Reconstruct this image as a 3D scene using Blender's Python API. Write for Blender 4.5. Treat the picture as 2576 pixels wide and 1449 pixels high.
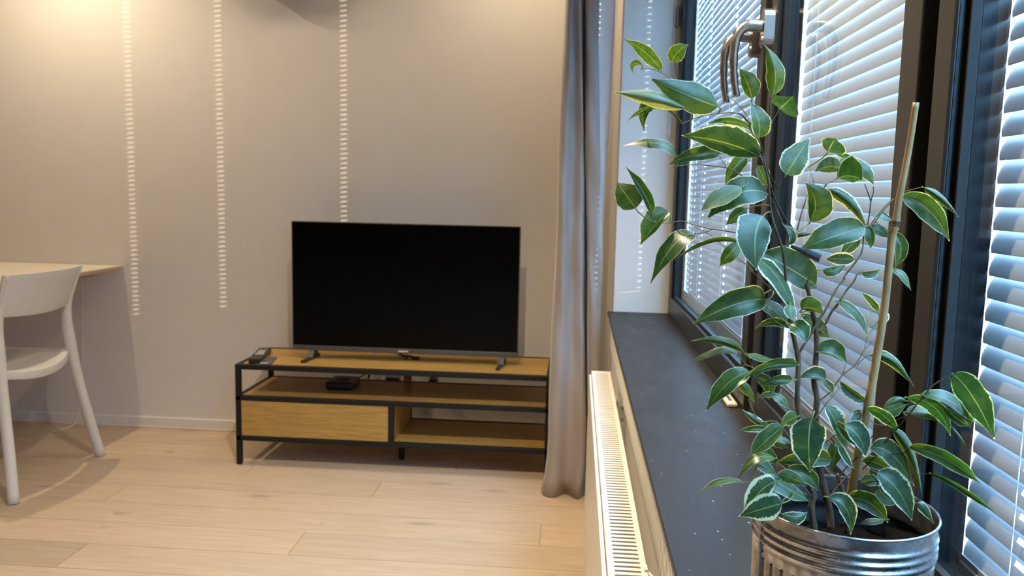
import bpy, bmesh, math, random
from mathutils import Vector, Matrix
random.seed(7)
for o in list(bpy.data.objects): bpy.data.objects.remove(o, do_unlink=True)
S = bpy.context.scene
COL = S.collection
PI = math.pi

# ------------------------------------------------------------------ camera, sky, lights, exposure
cam_d = bpy.data.cameras.new('camera'); cam = bpy.data.objects.new('camera', cam_d); COL.objects.link(cam)
R = [[0.996562, 0.080026, 0.02143], [0.030538, -0.114384, -0.992967], [-0.077012, 0.990208, -0.116435]]
FPX = 2034.1
m = Matrix(((R[0][0], -R[1][0], -R[2][0], 0), (R[0][1], -R[1][1], -R[2][1], 0), (R[0][2], -R[1][2], -R[2][2], 1.10), (0, 0, 0, 1)))
cam.matrix_world = m
cam_d.sensor_fit = 'HORIZONTAL'; cam_d.sensor_width = 36.0
cam_d.lens = FPX/2576*36.0
cam_d.clip_start = 0.02; cam_d.clip_end = 60
cam_d.dof.use_dof = True; cam_d.dof.focus_distance = 0.80; cam_d.dof.aperture_fstop = 14.0
S.camera = cam

w = bpy.data.worlds.new('sky'); S.world = w; w.use_nodes = True
wn = w.node_tree; wn.nodes.clear()
bg = wn.nodes.new('ShaderNodeBackground'); wo = wn.nodes.new('ShaderNodeOutputWorld')
bg.inputs[0].default_value = (0.30, 0.60, 1.0, 1); bg.inputs[1].default_value = 46
wn.links.new(bg.outputs[0], wo.inputs[0])

def lamp(name, kind, loc, energy, color, **kw):
    d = bpy.data.lights.new(name, kind); d.energy = energy; d.color = color
    for k, v in kw.items(): setattr(d, k, v)
    o = bpy.data.objects.new(name, d); COL.objects.link(o); o.location = loc
    return o
# low sun, shining in along the window wall
sd = Vector((-1.4, 1.0, -math.hypot(1.4, 1.0)*math.tan(math.radians(5.5)))).normalized()
sun = lamp('sun', 'SUN', (3, -3, 3), 6.0, (1.0, 0.90, 0.74), angle=math.radians(0.2))
sun.rotation_euler = sd.to_track_quat('-Z', 'Y').to_euler()
WARM = (1.0, 0.82, 0.57)
SP = dict(spot_size=math.radians(150), spot_blend=0.9)
NP = dict(spot_size=math.radians(128), spot_blend=1.0)
lamp('downlight', 'SPOT', (-2.17, 2.97, 2.44), 64, WARM, shadow_soft_size=0.012, **SP)
lamp('downlight', 'SPOT', (-1.22, 2.97, 2.44), 23, WARM, shadow_soft_size=0.22, **SP)
lamp('downlight', 'SPOT', (-0.27, 3.08, 2.44), 37, WARM, shadow_soft_size=0.05, **SP)
lamp('downlight', 'SPOT', (-0.30, 1.25, 2.44), 245, WARM, shadow_soft_size=0.015, **NP)
lamp('downlight', 'SPOT', (-2.17, -0.40, 2.44), 28, WARM, shadow_soft_size=0.05, **NP)
lamp('downlight', 'SPOT', (-0.60, -0.80, 2.44), 37, WARM, shadow_soft_size=0.05, **NP)

S.view_settings.view_transform = 'Standard'
try: S.view_settings.look = 'None'
except Exception: pass
S.view_settings.exposure = 0.0; S.view_settings.gamma = 1.0
S.view_settings.use_curve_mapping = False
S.cycles.max_bounces = 14; S.cycles.diffuse_bounces = 7; S.cycles.transparent_max_bounces = 24
S.cycles.sample_clamp_indirect = 6.0
S.cycles.caustics_reflective = False; S.cycles.caustics_refractive = False

# ------------------------------------------------------------------ materials
class NT:
    def __init__(s, name):
        s.m = bpy.data.materials.new(name); s.m.use_nodes = True
        s.n = s.m.node_tree; s.b = s.n.nodes['Principled BSDF']; s.out = s.n.nodes['Material Output']
    def add(s, t, **kw):
        x = s.n.nodes.new(t)
        for k, v in kw.items(): setattr(x, k, v)
        return x
    def link(s, a, b): s.n.links.new(a, b)
    def ramp(s, fac, stops):
        r = s.add('ShaderNodeValToRGB'); e = r.color_ramp.elements
        while len(e) < len(stops): e.new(0.5)
        for i, (p, c) in enumerate(stops):
            e[i].position = p; e[i].color = (*c, 1) if len(c) == 3 else c
        s.link(fac, r.inputs[0]); return r.outputs[0]
    def noise(s, vec, scale, detail=3.0, rough=0.5):
        x = s.add('ShaderNodeTexNoise'); x.inputs['Scale'].default_value = scale
        x.inputs['Detail'].default_value = detail; x.inputs['Roughness'].default_value = rough
        if vec is not None: s.link(vec, x.inputs['Vector'])
        return x.outputs['Fac']
    def mix(s, fac, a, b, mode='MIX'):
        x = s.add('ShaderNodeMix', data_type='RGBA', blend_type=mode)
        for i, v in ((0, fac), (6, a), (7, b)):
            if hasattr(v, 'links'): s.link(v, x.inputs[i])
            elif i == 0: x.inputs[0].default_value = v
            else: x.inputs[i].default_value = (*v, 1)
        return x.outputs[2]
    def math(s, op, a, b=None):
        x = s.add('ShaderNodeMath', operation=op)
        for i, v in ((0, a), (1, b)):
            if v is None: continue
            if hasattr(v, 'links'): s.link(v, x.inputs[i])
            else: x.inputs[i].default_value = v
        return x.outputs[0]
    def coord(s, kind='Object', scale=(1, 1, 1)):
        t = s.add('ShaderNodeTexCoord'); mp = s.add('ShaderNodeMapping'); mp.inputs['Scale'].default_value = scale
        s.link(t.outputs[kind], mp.inputs['Vector']); return mp.outputs[0]
    def pos(s, scale=(1, 1, 1)):
        t = s.add('ShaderNodeNewGeometry'); mp = s.add('ShaderNodeMapping'); mp.inputs['Scale'].default_value = scale
        s.link(t.outputs['Position'], mp.inputs['Vector']); return mp.outputs[0]
    def bump(s, h, strength=0.2, dist=0.002):
        x = s.add('ShaderNodeBump'); x.inputs['Strength'].default_value = strength; x.inputs['Distance'].default_value = dist
        s.link(h, x.inputs['Height']); s.link(x.outputs[0], s.b.inputs['Normal'])

def plain(name, col, rough=0.5, metal=0.0, var=0.06, scale=30.0, bump=0.0, spec=0.5):
    t = NT(name); n = t.noise(t.pos(), scale)
    a = tuple(c*(1-var) for c in col); b = tuple(min(1, c*(1+var)) for c in col)
    t.link(t.ramp(n, [(0.3, a), (0.7, b)]), t.b.inputs['Base Color'])
    t.b.inputs['Roughness'].default_value = rough; t.b.inputs['Metallic'].default_value = metal
    t.b.inputs['Specular IOR Level'].default_value = spec
    if bump: t.bump(n, bump)
    return t.m
M = {}
M['wall'] = plain('wall_paint', (0.70, 0.66, 0.61), 0.75, var=0.015, scale=9, bump=0.02)
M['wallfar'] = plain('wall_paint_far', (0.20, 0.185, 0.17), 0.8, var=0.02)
M['ceiling'] = plain('ceiling_paint', (0.55, 0.53, 0.50), 0.8, var=0.01)
M['trim'] = plain('trim_paint', (0.74, 0.71, 0.66), 0.45, var=0.02)
M['frame'] = plain('anthracite_frame', (0.024, 0.0225, 0.021), 0.36, var=0.08, scale=200, spec=0.5)
M['gasket'] = plain('black_gasket', (0.006, 0.006, 0.006), 0.6)
M['rebateshade'] = plain('rebate_shade', (0.005, 0.0055, 0.006), 0.25, spec=0.3)
M['lining'] = plain('window_lining', (0.80, 0.79, 0.72), 0.6, var=0.03)
def slatmat():
    t = NT('blind_slat'); t.b.inputs['Base Color'].default_value = (.30, .31, .325, 1); t.b.inputs['Roughness'].default_value = .4
    tr = t.add('ShaderNodeBsdfTranslucent'); tr.inputs[0].default_value = (.80, .86, .90, 1); mx = t.add('ShaderNodeMixShader'); mx.inputs[0].default_value = .012
    t.link(t.b.outputs[0], mx.inputs[1]); t.link(tr.outputs[0], mx.inputs[2]); t.link(mx.outputs[0], t.out.inputs[0]); return t.m
M['slat'] = slatmat()
M['cord'] = plain('blind_cord', (0.75, 0.76, 0.77), 0.8)
M['steel'] = plain('brushed_steel', (0.52, 0.49, 0.45), 0.27, metal=1.0, var=0.05, scale=400)
M['darksteel'] = plain('dark_steel', (0.16, 0.15, 0.14), 0.4, metal=0.6)  # dark steel tone for backing plate, cord guide and groove
M['radiator'] = plain('radiator_enamel', (0.80, 0.77, 0.69), 0.32, var=0.02)
M['radcore'] = plain('radiator_core', (0.35, 0.33, 0.29), 0.6)
M['black'] = plain('black_metal', (0.0075, 0.0078, 0.0072), 0.5, var=0.1, spec=0.3)
M['plastic'] = plain('black_plastic', (0.010, 0.010, 0.011), 0.35)
M['chin'] = plain('tv_grey_plastic', (0.105, 0.098, 0.09), 0.38, metal=0.3)
M['footgrey'] = plain('tv_foot_plastic', (0.03, 0.03, 0.03), 0.45)
M['screen'] = plain('tv_screen', (0.0008, 0.0008, 0.0008), 0.22, spec=0.10)
M['white'] = plain('white_plastic', (0.80, 0.79, 0.76), 0.4)
M['chair'] = plain('chair_white', (0.66, 0.655, 0.63), 0.5, var=0.03, scale=60)
M['greycard'] = plain('grey_remote', (0.13, 0.125, 0.12), 0.5)
M['cream'] = plain('cream_plastic', (0.72, 0.66, 0.55), 0.4)
M['bracket'] = plain('zinc_bracket', (0.6, 0.6, 0.56), 0.4, metal=0.7)
M['purple'] = plain('standby_light', (0.25, 0.16, 0.45), 0.3)
M['ground'] = plain('outside_ground', (0.35, 0.36, 0.36), 0.9)

def wood(name, dark, light, scale=1.0, rough=0.45, axis='x', tint=False, rings=9.0):
    t = NT(name)
    sc = (1.1*scale, 14*scale, 14*scale) if axis == 'x' else (14*scale, 1.1*scale, 14*scale)
    oi = t.add('ShaderNodeObjectInfo')
    p = t.pos(sc)
    off = t.add('ShaderNodeVectorMath', operation='ADD'); cmb = t.add('ShaderNodeCombineXYZ')
    k = t.math('MULTIPLY', oi.outputs['Random'], 37.0)
    t.link(k, cmb.inputs[0]); t.link(k, cmb.inputs[1]); t.link(p, off.inputs[0]); t.link(cmb.outputs[0], off.inputs[1])
    v = off.outputs[0]
    n1 = t.noise(v, 1.3, 5, 0.6); n2 = t.noise(v, 5.5, 4, 0.65)
    r = t.math('FRACT', t.math('MULTIPLY', n1, rings))
    r = t.math('ABSOLUTE', t.math('SUBTRACT', r, 0.5))
    g = t.math('ADD', t.math('MULTIPLY', r, 0.7), t.math('MULTIPLY', n2, 0.75))
    col = t.ramp(g, [(0.18, dark), (0.72, light)])
    if tint:   # plank to plank differences: object colour multiplies, sparse blue grey knots
        ps = t.pos((2.2, 7.5, 1)); vo = t.add('ShaderNodeTexVoronoi', voronoi_dimensions='2D'); vo.inputs['Scale'].default_value = 1.05
        t.link(ps, vo.inputs['Vector'])
        kn = t.ramp(vo.outputs['Distance'], [(0.02, (1, 1, 1)), (0.15, (0, 0, 0))])
        pres = t.math('GREATER_THAN', t.noise(t.pos((1.3, 1.9, 1)), 1.7, 0), 0.56)
        kf = t.math('MULTIPLY', t.math('MULTIPLY', kn, pres), t.math('ADD', t.math('MULTIPLY', n2, 0.9), 0.05))
        col = t.mix(kf, col, (0.17, 0.155, 0.145))
        col = t.mix(1.0, col, oi.outputs['Color'], 'MULTIPLY')
    t.link(col, t.b.inputs['Base Color']); t.b.inputs['Roughness'].default_value = rough
    t.bump(g, 0.06, 0.001)
    return t.m
M['floor'] = wood('oak_plank', (0.50, 0.378, 0.262), (0.62, 0.478, 0.338), 1.0, 0.42, tint=True, rings=7)
M['oak'] = wood('stand_oak', (0.30, 0.165, 0.038), (0.47, 0.275, 0.070), 1.0, 0.45, rings=10)
M['desk'] = wood('desk_birch', (0.66, 0.56, 0.43), (0.76, 0.67, 0.54), 1.0, 0.5, rings=6)
M['bamboo'] = plain('bamboo', (0.32, 0.185, 0.070), 0.45, var=0.25, scale=40)
def bark():
    t = NT('stem_bark'); n = t.noise(t.pos((1, 1, .3)), 300, 4)
    t.link(t.ramp(n, [(0.3, (0.045, 0.029, 0.017)), (0.7, (0.105, 0.072, 0.042))]), t.b.inputs['Base Color'])
    t.b.inputs['Roughness'].default_value = 0.7; t.b.inputs['Specular IOR Level'].default_value = 0.15; t.bump(n, 0.3, 0.0005); return t.m
M['bark'] = bark()
M['twig'] = plain('green_twig', (0.14, 0.13, 0.05), 0.55, var=0.25, scale=60)
M['clip'] = plain('dark_clip', (0.008, 0.014, 0.016), 0.35)
def soil():
    t = NT('soil'); n = t.noise(t.pos(), 220, 6, 0.7)
    t.link(t.ramp(n, [(0.35, (0.003, 0.002, 0.0015)), (0.75, (0.012, 0.008, 0.005))]), t.b.inputs['Base Color'])
    t.b.inputs['Roughness'].default_value = 0.95; t.b.inputs['Specular IOR Level'].default_value = 0.05; t.bump(n, 0.9, 0.004); return t.m
M['soil'] = soil()
def galv(name, inner=False):
    t = NT(name); v = t.pos()
    vo = t.add('ShaderNodeTexVoronoi'); vo.inputs['Scale'].default_value = 190; t.link(v, vo.inputs['Vector'])
    n = t.noise(v, 70, 4, 0.6)
    g = t.math('ADD', t.math('MULTIPLY', vo.outputs['Color'], 0.22), t.math('MULTIPLY', n, 0.9))
    if inner:
        t.link(t.ramp(g, [(0.3, (0.018, 0.018, 0.019)), (0.9, (0.075, 0.075, 0.078))]), t.b.inputs['Base Color'])
        t.b.inputs['Metallic'].default_value = 0.5; t.b.inputs['Roughness'].default_value = 0.35
    else:
        t.link(t.ramp(g, [(0.3, (0.27, 0.275, 0.28)), (0.85, (0.56, 0.565, 0.57))]), t.b.inputs['Base Color'])
        t.b.inputs['Metallic'].default_value = 1.0
        t.link(t.ramp(n, [(0.3, (0.20,)*3), (0.8, (0.36,)*3)]), t.b.inputs['Roughness'])
        t.bump(n, 0.04, 0.0004)
    return t.m
M['galv'] = galv('galvanised_steel'); M['galvin'] = galv('galvanised_inside', True)
def slate():
    t = NT('sill_slate'); v = t.pos()
    a = t.noise(t.pos((1.6, .8, 1)), 9, 6, 0.65); b = t.noise(v, 130, 4, 0.6)
    c = t.mix(a, (0.010, 0.009, 0.0088), (0.046, 0.040, 0.036))
    c = t.mix(t.math('MULTIPLY', b, 0.5), c, (0.042, 0.040, 0.039))
    vo = t.add('ShaderNodeTexVoronoi'); vo.inputs['Scale'].default_value = 130; t.link(t.pos((1, .6, 1)), vo.inputs['Vector'])
    sp = t.math('LESS_THAN', vo.outputs['Distance'], 0.11)
    pr = t.math('GREATER_THAN', t.noise(v, 60, 2), 0.63)
    c = t.mix(t.math('MULTIPLY', sp, pr), c, (0.55, 0.54, 0.53))
    t.link(c, t.b.inputs['Base Color'])
    t.link(t.ramp(a, [(0.3, (0.34,)*3), (0.7, (0.50,)*3)]), t.b.inputs['Roughness']); t.b.inputs['Specular IOR Level'].default_value = 0.07
    t.bump(b, 0.08, 0.0006); return t.m
M['slate'] = slate()
def fabric():
    t = NT('curtain_fabric'); n = t.noise(t.pos((1, 1, .08)), 14, 3)
    t.link(t.ramp(n, [(0.3, (0.29, 0.255, 0.235)), (0.7, (0.36, 0.32, 0.30))]), t.b.inputs['Base Color'])
    t.b.inputs['Roughness'].default_value = 0.6; t.b.inputs['Sheen Weight'].default_value = 0.35
    t.b.inputs['Sheen Roughness'].default_value = 0.4
    t.bump(t.noise(t.pos(), 900, 1), 0.1, 0.0004); return t.m
M['curtain'] = fabric()
M['liningcloth'] = plain('curtain_lining', (0.84, 0.84, 0.83), 0.8, var=0.02)
def glass():
    t = NT('window_glass'); t.n.nodes.remove(t.b)
    tr = t.add('ShaderNodeBsdfTransparent'); gl = t.add('ShaderNodeBsdfGlossy'); mx = t.add('ShaderNodeMixShader')
    gl.inputs['Roughness'].default_value = 0.0; gl.inputs['Color'].default_value = (0.9, 0.95, 1, 1)
    tr.inputs['Color'].default_value = (0.965, 0.985, 0.985, 1)
    fr = t.add('ShaderNodeFresnel'); ge = t.add('ShaderNodeNewGeometry')
    t.link(t.math('SUBTRACT', 1.40, t.math('MULTIPLY', ge.outputs['Backfacing'], 1.40-1/1.40)), fr.inputs['IOR'])
    t.link(fr.outputs[0], mx.inputs[0]); t.link(tr.outputs[0], mx.inputs[1]); t.link(gl.outputs[0], mx.inputs[2])
    t.link(mx.outputs[0], t.out.inputs[0]); return t.m
M['glass'] = glass()
def leafmat():
    t = NT('leaf')
    uv = t.add('ShaderNodeUVMap'); uv.uv_map = 'UVMap'
    sx = t.add('ShaderNodeSeparateXYZ'); t.link(uv.outputs[0], sx.inputs[0])
    oi = t.add('ShaderNodeObjectInfo'); oc = t.add('ShaderNodeSeparateColor'); t.link(oi.outputs['Color'], oc.inputs[0])
    tone, cream, rnd = oc.outputs[0], oc.outputs[1], oi.outputs['Random']
    u = t.math('ABSOLUTE', t.math('SUBTRACT', t.math('MULTIPLY', sx.outputs[0], 2.0), 1.0))
    # mottled two-tone green
    cmb = t.add('ShaderNodeCombineXYZ'); t.link(sx.outputs[0], cmb.inputs[0])
    t.link(t.math('MULTIPLY', sx.outputs[1], 2.6), cmb.inputs[1]); t.link(t.math('MULTIPLY', rnd, 53.0), cmb.inputs[2])
    n = t.noise(cmb.outputs[0], 2.4, 2); nf = t.noise(cmb.outputs[0], 9.0, 3, 0.6)
    dark = t.mix(tone, (0.009, 0.036, 0.025), (0.040, 0.090, 0.006))
    pale = t.mix(tone, (0.018, 0.056, 0.034), (0.062, 0.118, 0.011))
    c = t.mix(t.ramp(n, [(0.46, (0, 0, 0)), (0.54, (1, 1, 1))]), dark, pale)
    # side veins + midrib
    wv = t.add('ShaderNodeTexWave'); wv.inputs['Scale'].default_value = 5.5; wv.inputs['Distortion'].default_value = 0.6
    vv = t.add('ShaderNodeCombineXYZ'); t.link(t.math('SUBTRACT', sx.outputs[1], t.math('MULTIPLY', u, 0.16)), vv.inputs[0]); t.link(vv.outputs[0], wv.inputs[0])
    c = t.mix(t.math('MULTIPLY', t.math('POWER', wv.outputs['Fac'], 6.0), 0.04), c, (0.20, 0.27, 0.10))
    c = t.mix(t.math('LESS_THAN', u, 0.035), c, (0.22, 0.28, 0.11))
    # cream margin, ragged inner edge
    thr = t.math('SUBTRACT', 1.0, t.math('MULTIPLY', t.math('MULTIPLY', cream, cream), 0.60))
    edge = t.math('ADD', u, t.math('MULTIPLY', t.math('SUBTRACT', nf, 0.5), t.math('MULTIPLY', cream, 0.75)))
    edge = t.math('MAXIMUM', edge, t.math('MULTIPLY', t.math('GREATER_THAN', u, 0.955), 2.0))
    tip = t.math('GREATER_THAN', t.math('ADD', sx.outputs[1], t.math('MULTIPLY', cream, 0.03)), 0.985)
    cm = t.math('MAXIMUM', t.math('GREATER_THAN', edge, thr), t.math('MULTIPLY', tip, t.math('GREATER_THAN', cream, 0.2)))
    has = t.math('MULTIPLY', cm, t.math('GREATER_THAN', t.math('ADD', cream, 0.0), 0.0))
    pet = t.math('LESS_THAN', sx.outputs[1], -0.01)
    c = t.mix(t.math('MULTIPLY', has, 0.9), c, (0.62, 0.64, 0.47))
    c = t.mix(pet, c, (0.15, 0.19, 0.06))
    c = t.mix(oc.outputs[2], c, (0.22, 0.27, 0.15))
    geo = t.add('ShaderNodeNewGeometry')
    c2 = t.mix(t.math('MULTIPLY', geo.outputs['Backfacing'], 0.30), c, (0.26, 0.33, 0.16))
    t.link(c2, t.b.inputs['Base Color']); t.b.inputs['Roughness'].default_value = 0.36
    t.b.inputs['Specular IOR Level'].default_value = 0.5
    tr = t.add('ShaderNodeBsdfTranslucent'); mx = t.add('ShaderNodeMixShader'); mx.inputs[0].default_value = 0.36
    t.link(t.mix(1.0, c, (2.2, 1.9, 0.55), 'MULTIPLY'), tr.inputs[0])
    t.link(t.b.outputs[0], mx.inputs[1]); t.link(tr.outputs[0], mx.inputs[2]); t.link(mx.outputs[0], t.out.inputs[0])
    bp = t.add('ShaderNodeBump'); bp.inputs['Strength'].default_value = 0.03; bp.inputs['Distance'].default_value = 0.0008
    t.link(wv.outputs['Fac'], bp.inputs['Height']); t.link(bp.outputs[0], t.b.inputs['Normal'])
    return t.m
M['leaf'] = leafmat()

# ------------------------------------------------------------------ mesh helpers
class MB:
    def __init__(s): s.bm = bmesh.new()
    def box(s, x0, x1, y0, y1, z0, z1, bev=0.0, seg=1):
        r = bmesh.ops.create_cube(s.bm, size=1.0); vs = r['verts']
        for v in vs:
            v.co = Vector((x0+(v.co.x+.5)*(x1-x0), y0+(v.co.y+.5)*(y1-y0), z0+(v.co.z+.5)*(z1-z0)))
        if bev:
            es = list({e for v in vs for e in v.link_edges})
            bmesh.ops.bevel(s.bm, geom=es, offset=bev, segments=seg, affect='EDGES', profile=0.5)
        return s
    def hexa(s, pts):   # 8 points: bottom 4, top 4
        v = [s.bm.verts.new(p) for p in pts]
        for f in ((0,3,2,1),(4,5,6,7),(0,1,5,4),(1,2,6,5),(2,3,7,6),(3,0,4,7)): s.bm.faces.new([v[i] for i in f])
        return s
    def tube(s, pts, rad, n=8, cap=True, flat=None, up=None):
        pts = [Vector(p) for p in pts]; k = len(pts)
        rr = rad if isinstance(rad, (list, tuple)) else [rad]*k
        prev = None; rings = []
        for i, p in enumerate(pts):
            t = (pts[min(i+1, k-1)]-pts[max(i-1, 0)]).normalized()
            if prev is None:
                a = Vector(up) if up else (Vector((0, 0, 1)) if abs(t.z) < .9 else Vector((1, 0, 0)))
                prev = a
            x = (prev - t*prev.dot(t)).normalized(); y = t.cross(x); prev = x
            r = rr[i]; ra, rb = (r, r) if not isinstance(r, tuple) else r
            rings.append([s.bm.verts.new(p + x*(ra*math.cos(2*PI*j/n)) + y*(rb*math.sin(2*PI*j/n))) for j in range(n)])
        for a, b in zip(rings, rings[1:]):
            for j in range(n): s.bm.faces.new((a[j], a[(j+1) % n], b[(j+1) % n], b[j]))
        if cap: s.bm.faces.new(rings[0][::-1]); s.bm.faces.new(rings[-1])
        return s
    def lathe(s, prof, c, n=48, mod=None):
        rings = []
        for (r, z) in prof:
            ring = []
            for j in range(n):
                a = 2*PI*j/n; q = r + (mod(a, z) if mod else 0)
                ring.append(s.bm.verts.new((c[0]+q*math.cos(a), c[1]+q*math.sin(a), z)))
            rings.append(ring)
        for a, b in zip(rings, rings[1:]):
            for j in range(n): s.bm.faces.new((a[j], a[(j+1) % n], b[(j+1) % n], b[j]))
        return s, rings
    def grid(s, P, closed=False):
        V = [[s.bm.verts.new(p) for p in row] for row in P]
        for a, b in zip(V, V[1:]):
            for j in range(len(a)-1): s.bm.faces.new((a[j], a[j+1], b[j+1], b[j]))
        return V
    def build(s, name, mt, parent=None, smooth=False, fix=True, **props):
        if fix: bmesh.ops.recalc_face_normals(s.bm, faces=s.bm.faces)
        me = bpy.data.meshes.new(name); s.bm.to_mesh(me); s.bm.free()
        me.materials.append(M[mt])
        if smooth:
            for p in me.polygons: p.use_smooth = True
        o = bpy.data.objects.new(name, me); COL.objects.link(o); put(o, parent)
        for k, v in props.items(): o[k] = v
        return o
def put(o, parent):
    if parent is not None:
        o.parent = parent
        o.matrix_parent_inverse = Matrix.Translation(-world_loc(parent))
def world_loc(p):
    v = Vector((0, 0, 0))
    while p is not None:
        v += p.location
        if p.parent is not None: v += p.matrix_parent_inverse.to_translation()
        p = p.parent
    return v
def thing(name, label, cat, loc, group=None):
    o = bpy.data.objects.new(name, None); COL.objects.link(o); o.location = loc
    o['label'] = label; o['category'] = cat
    if group: o['group'] = group
    return o
def struct(name, mb, mt, **kw):
    o = mb.build(name, mt, None, **kw); o['kind'] = 'structure'; return o
def catmull(P, sub=6):
    P = [Vector(p) for p in P]; out = []
    for i in range(len(P)-1):
        p0, p1, p2, p3 = P[max(i-1, 0)], P[i], P[i+1], P[min(i+2, len(P)-1)]
        for k in range(sub):
            t = k/sub
            out.append(0.5*((2*p1)+(p2-p0)*t+(2*p0-5*p1+4*p2-p3)*t*t+(3*p1-p0-3*p2+p3)*t**3))
    out.append(P[-1]); return out

# ------------------------------------------------------------------ room shell
D = 3.464                     # back wall
XW, XF = 0.139, 0.328         # face of the window wall, face of the window frames
YR = 2.84                    # far reveal
ZS = 0.694                   # top of the sill
struct('wall_back', MB().box(-4.2, 0.6, D, D+.12, 0, 2.45), 'wall')
struct('wall_left', MB().box(-4.32, -4.2, -1.72, D+.12, 0, 2.45), 'wallfar')
struct('wall_front', MB().box(-4.2, 0.6, -1.72, -1.6, 0, 2.45), 'wallfar')
b = MB().box(XW, 0.42, -1.6, D, 0, ZS-.010).box(XW, 0.42, -1.6, D, 2.32, 2.45)
b.box(XW, 0.42, YR, D, ZS-.010, 2.32).box(XW, 0.42, -1.6, -0.455, ZS-.010, 2.32)
struct('wall_right', b, 'wall')
struct('ceiling', MB().box(-4.2, 0.42, -1.6, D, 2.45, 2.55), 'ceiling')
struct('ground', MB().box(0.43, 14, -12, 14, -1.7, -1.6), 'ground')
# unseen rounded block added above the television to shade the wall below
tb = MB(); pr = []
for j in range(32):
    a = 2*PI*j/32; c_, s_ = math.cos(a), math.sin(a)
    pr.append((-1.22+.08*(1 if c_ > 0 else -1)+.20*c_, 2.16+.03*(1 if s_ > 0 else -1)+.20*s_))
fa = [tb.bm.verts.new((x, D-.12, z)) for x, z in pr]; fb = [tb.bm.verts.new((x, D-.001, z)) for x, z in pr]
for j in range(32): tb.bm.faces.new((fa[j], fa[(j+1) % 32], fb[(j+1) % 32], fb[j]))
tb.bm.faces.new(fa); tb.bm.faces.new(fb)
struct('shadow_block', tb, 'trim')
struct('baseboard_back', MB().box(-4.2, XW, D-.013, D-.0005, 0, .052, .004, 2), 'trim')
struct('trim_2', MB().box(-4.2, XW, D-.017, D-.0130, 0, .010, .002), 'desk')

# floor: every plank in view is a piece of its own
fl = struct('floor', MB().box(-4.2, XW, -1.6, D, -.06, -.004), 'floor'); fl.color = (.93, .90, .86, 1)
PW = 0.162; Y0 = 2.112 - PW*4
JO = {4: [-3.35, -1.47, .5], 5: [-2.72, -.841, 1.1], 6: [-2.0, -.086, 1.5], 7: [-3.4, -1.62, .4], 8: [-2.6, -.709, 1.2],
      9: [-3.2, -1.25, .8], 10: [-2.4, -.45, 1.4], 11: [-3.1, -1.05, .9], 12: [-2.1, -.3, 1.6]}
tints = [(1, .985, .96), (.95, .94, .92), (1.02, 1, .97), (.98, .955, .94), (.93, .915, .90)]
for k in range(0, 13):
    ya = Y0 + PW*k; yb = min(ya+PW, D-.002)
    if ya > D: break
    js = JO.get(k, [-3.0+.37*k % 1.4, -1.1+.53*k % 1.3, 1.2])
    xs = [-3.9] + [x for x in js if -3.9 < x < XW-.05] + [XW-.001]
    for i, (xa, xb) in enumerate(zip(xs, xs[1:])):
        if xb < -3.2: continue
        g = .0007
        mb = MB(); x0, x1, y0, y1 = xa+g, xb-g, ya+g*.6, yb-g*.6; c = .0009
        mb.hexa([(x0, y0, -.004), (x1, y0, -.004), (x1, y1, -.004), (x0, y1, -.004),
                 (x0+c, y0+c, 0), (x1-c, y0+c, 0), (x1-c, y1-c, 0), (x0+c, y1-c, 0)])
        for v in mb.bm.verts: pass
        o = mb.build('plank', 'floor', fl)
        tt = tints[(k*3+i*2) % 5]
        if k == 4 and xb < -1.4: tt = (.80, .80, .765)
        o.color = (*tt, 1)

# window sill, and added ribs standing in for light bars on the wall below
struct('trim_3', MB().box(0.1185, XF+.01, -1.55, YR-.0005, ZS-.009, ZS, .0014), 'slate')
vs = struct('light_bar_band', MB().box(0.1335, XW, -1.5, YR-.02, .575, .668), 'radcore')
mb = MB(); y = 0.80
while y < 2.80:
    mb.box(0.1300, 0.1345, y, y+.0075, .578, .665); y += .0145
mb.build('light_bar_rib', 'radiator', vs, kind='stuff')

# ------------------------------------------------------------------ windows
FD = 0.364                   # outer face of the frames
ZB, ZT = 0.757, 2.27          # glass opening
def window(name, ya, yb, yl, yr, FD=FD):     # opening ya..yb, outer edges yl..yr
    root = bpy.data.objects.new(name, None); COL.objects.link(root); root.location = (XF, (ya+yb)/2, ZS); root['kind'] = 'structure'
    bv = .0022
    MB().box(XF, FD, yl, ya, ZS+.0008, 2.32, bv, 2).build('stile', 'frame', root)
    MB().box(XF, FD, yb, yr, ZS+.0008, 2.32, bv, 2).build('stile', 'frame', root)
    MB().box(XF+.0004, FD, ya, yb, ZS+.0008, ZB, bv, 2).build('rail', 'frame', root)
    MB().box(XF+.0004, FD, ya, yb, ZT, 2.32, bv, 2).build('rail', 'frame', root)
    # glazing bead, a small step in front of the pane
    bt = .009; x0, x1 = XF+.010, XF+.018
    mb = MB().box(x0, x1, ya, ya+bt, ZB, ZT).box(x0, x1, yb-bt, yb, ZB, ZT)
    mb.box(x0, x1, ya+bt, yb-bt, ZB, ZB+bt).box(x0, x1, ya+bt, yb-bt, ZT-bt, ZT)
    mb.build('glazing_bead', 'gasket', root)
    mb = MB()
    for xa_, xb_ in ((XF+.0035, XF+.018), (XF+.023, FD)):
        mb.box(xa_, xb_, ya-.0001, ya+.0007, ZB, ZT).box(xa_, xb_, yb-.0007, yb+.0001, ZB, ZT).box(xa_, xb_, ya, yb, ZB-.0001, ZB+.0007)
    mb.build('rebate_shade', 'rebateshade', root)  # near-black sheets added over the frame sides to deepen the rebate's shade
    MB().box(XF+.0185, XF+.0225, ya-.004, yb+.004, ZB-.004, ZT+.004).build('glass_pane', 'glass', root)
    return root
W1 = window('window_1', 1.585, 2.772, 1.537, YR-.0005)
W2 = window('window_2', 0.886, 1.443, 0.838, 1.486)
W3 = window('window_3', -0.36, 0.766, -0.454, 0.803, .3745)
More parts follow.
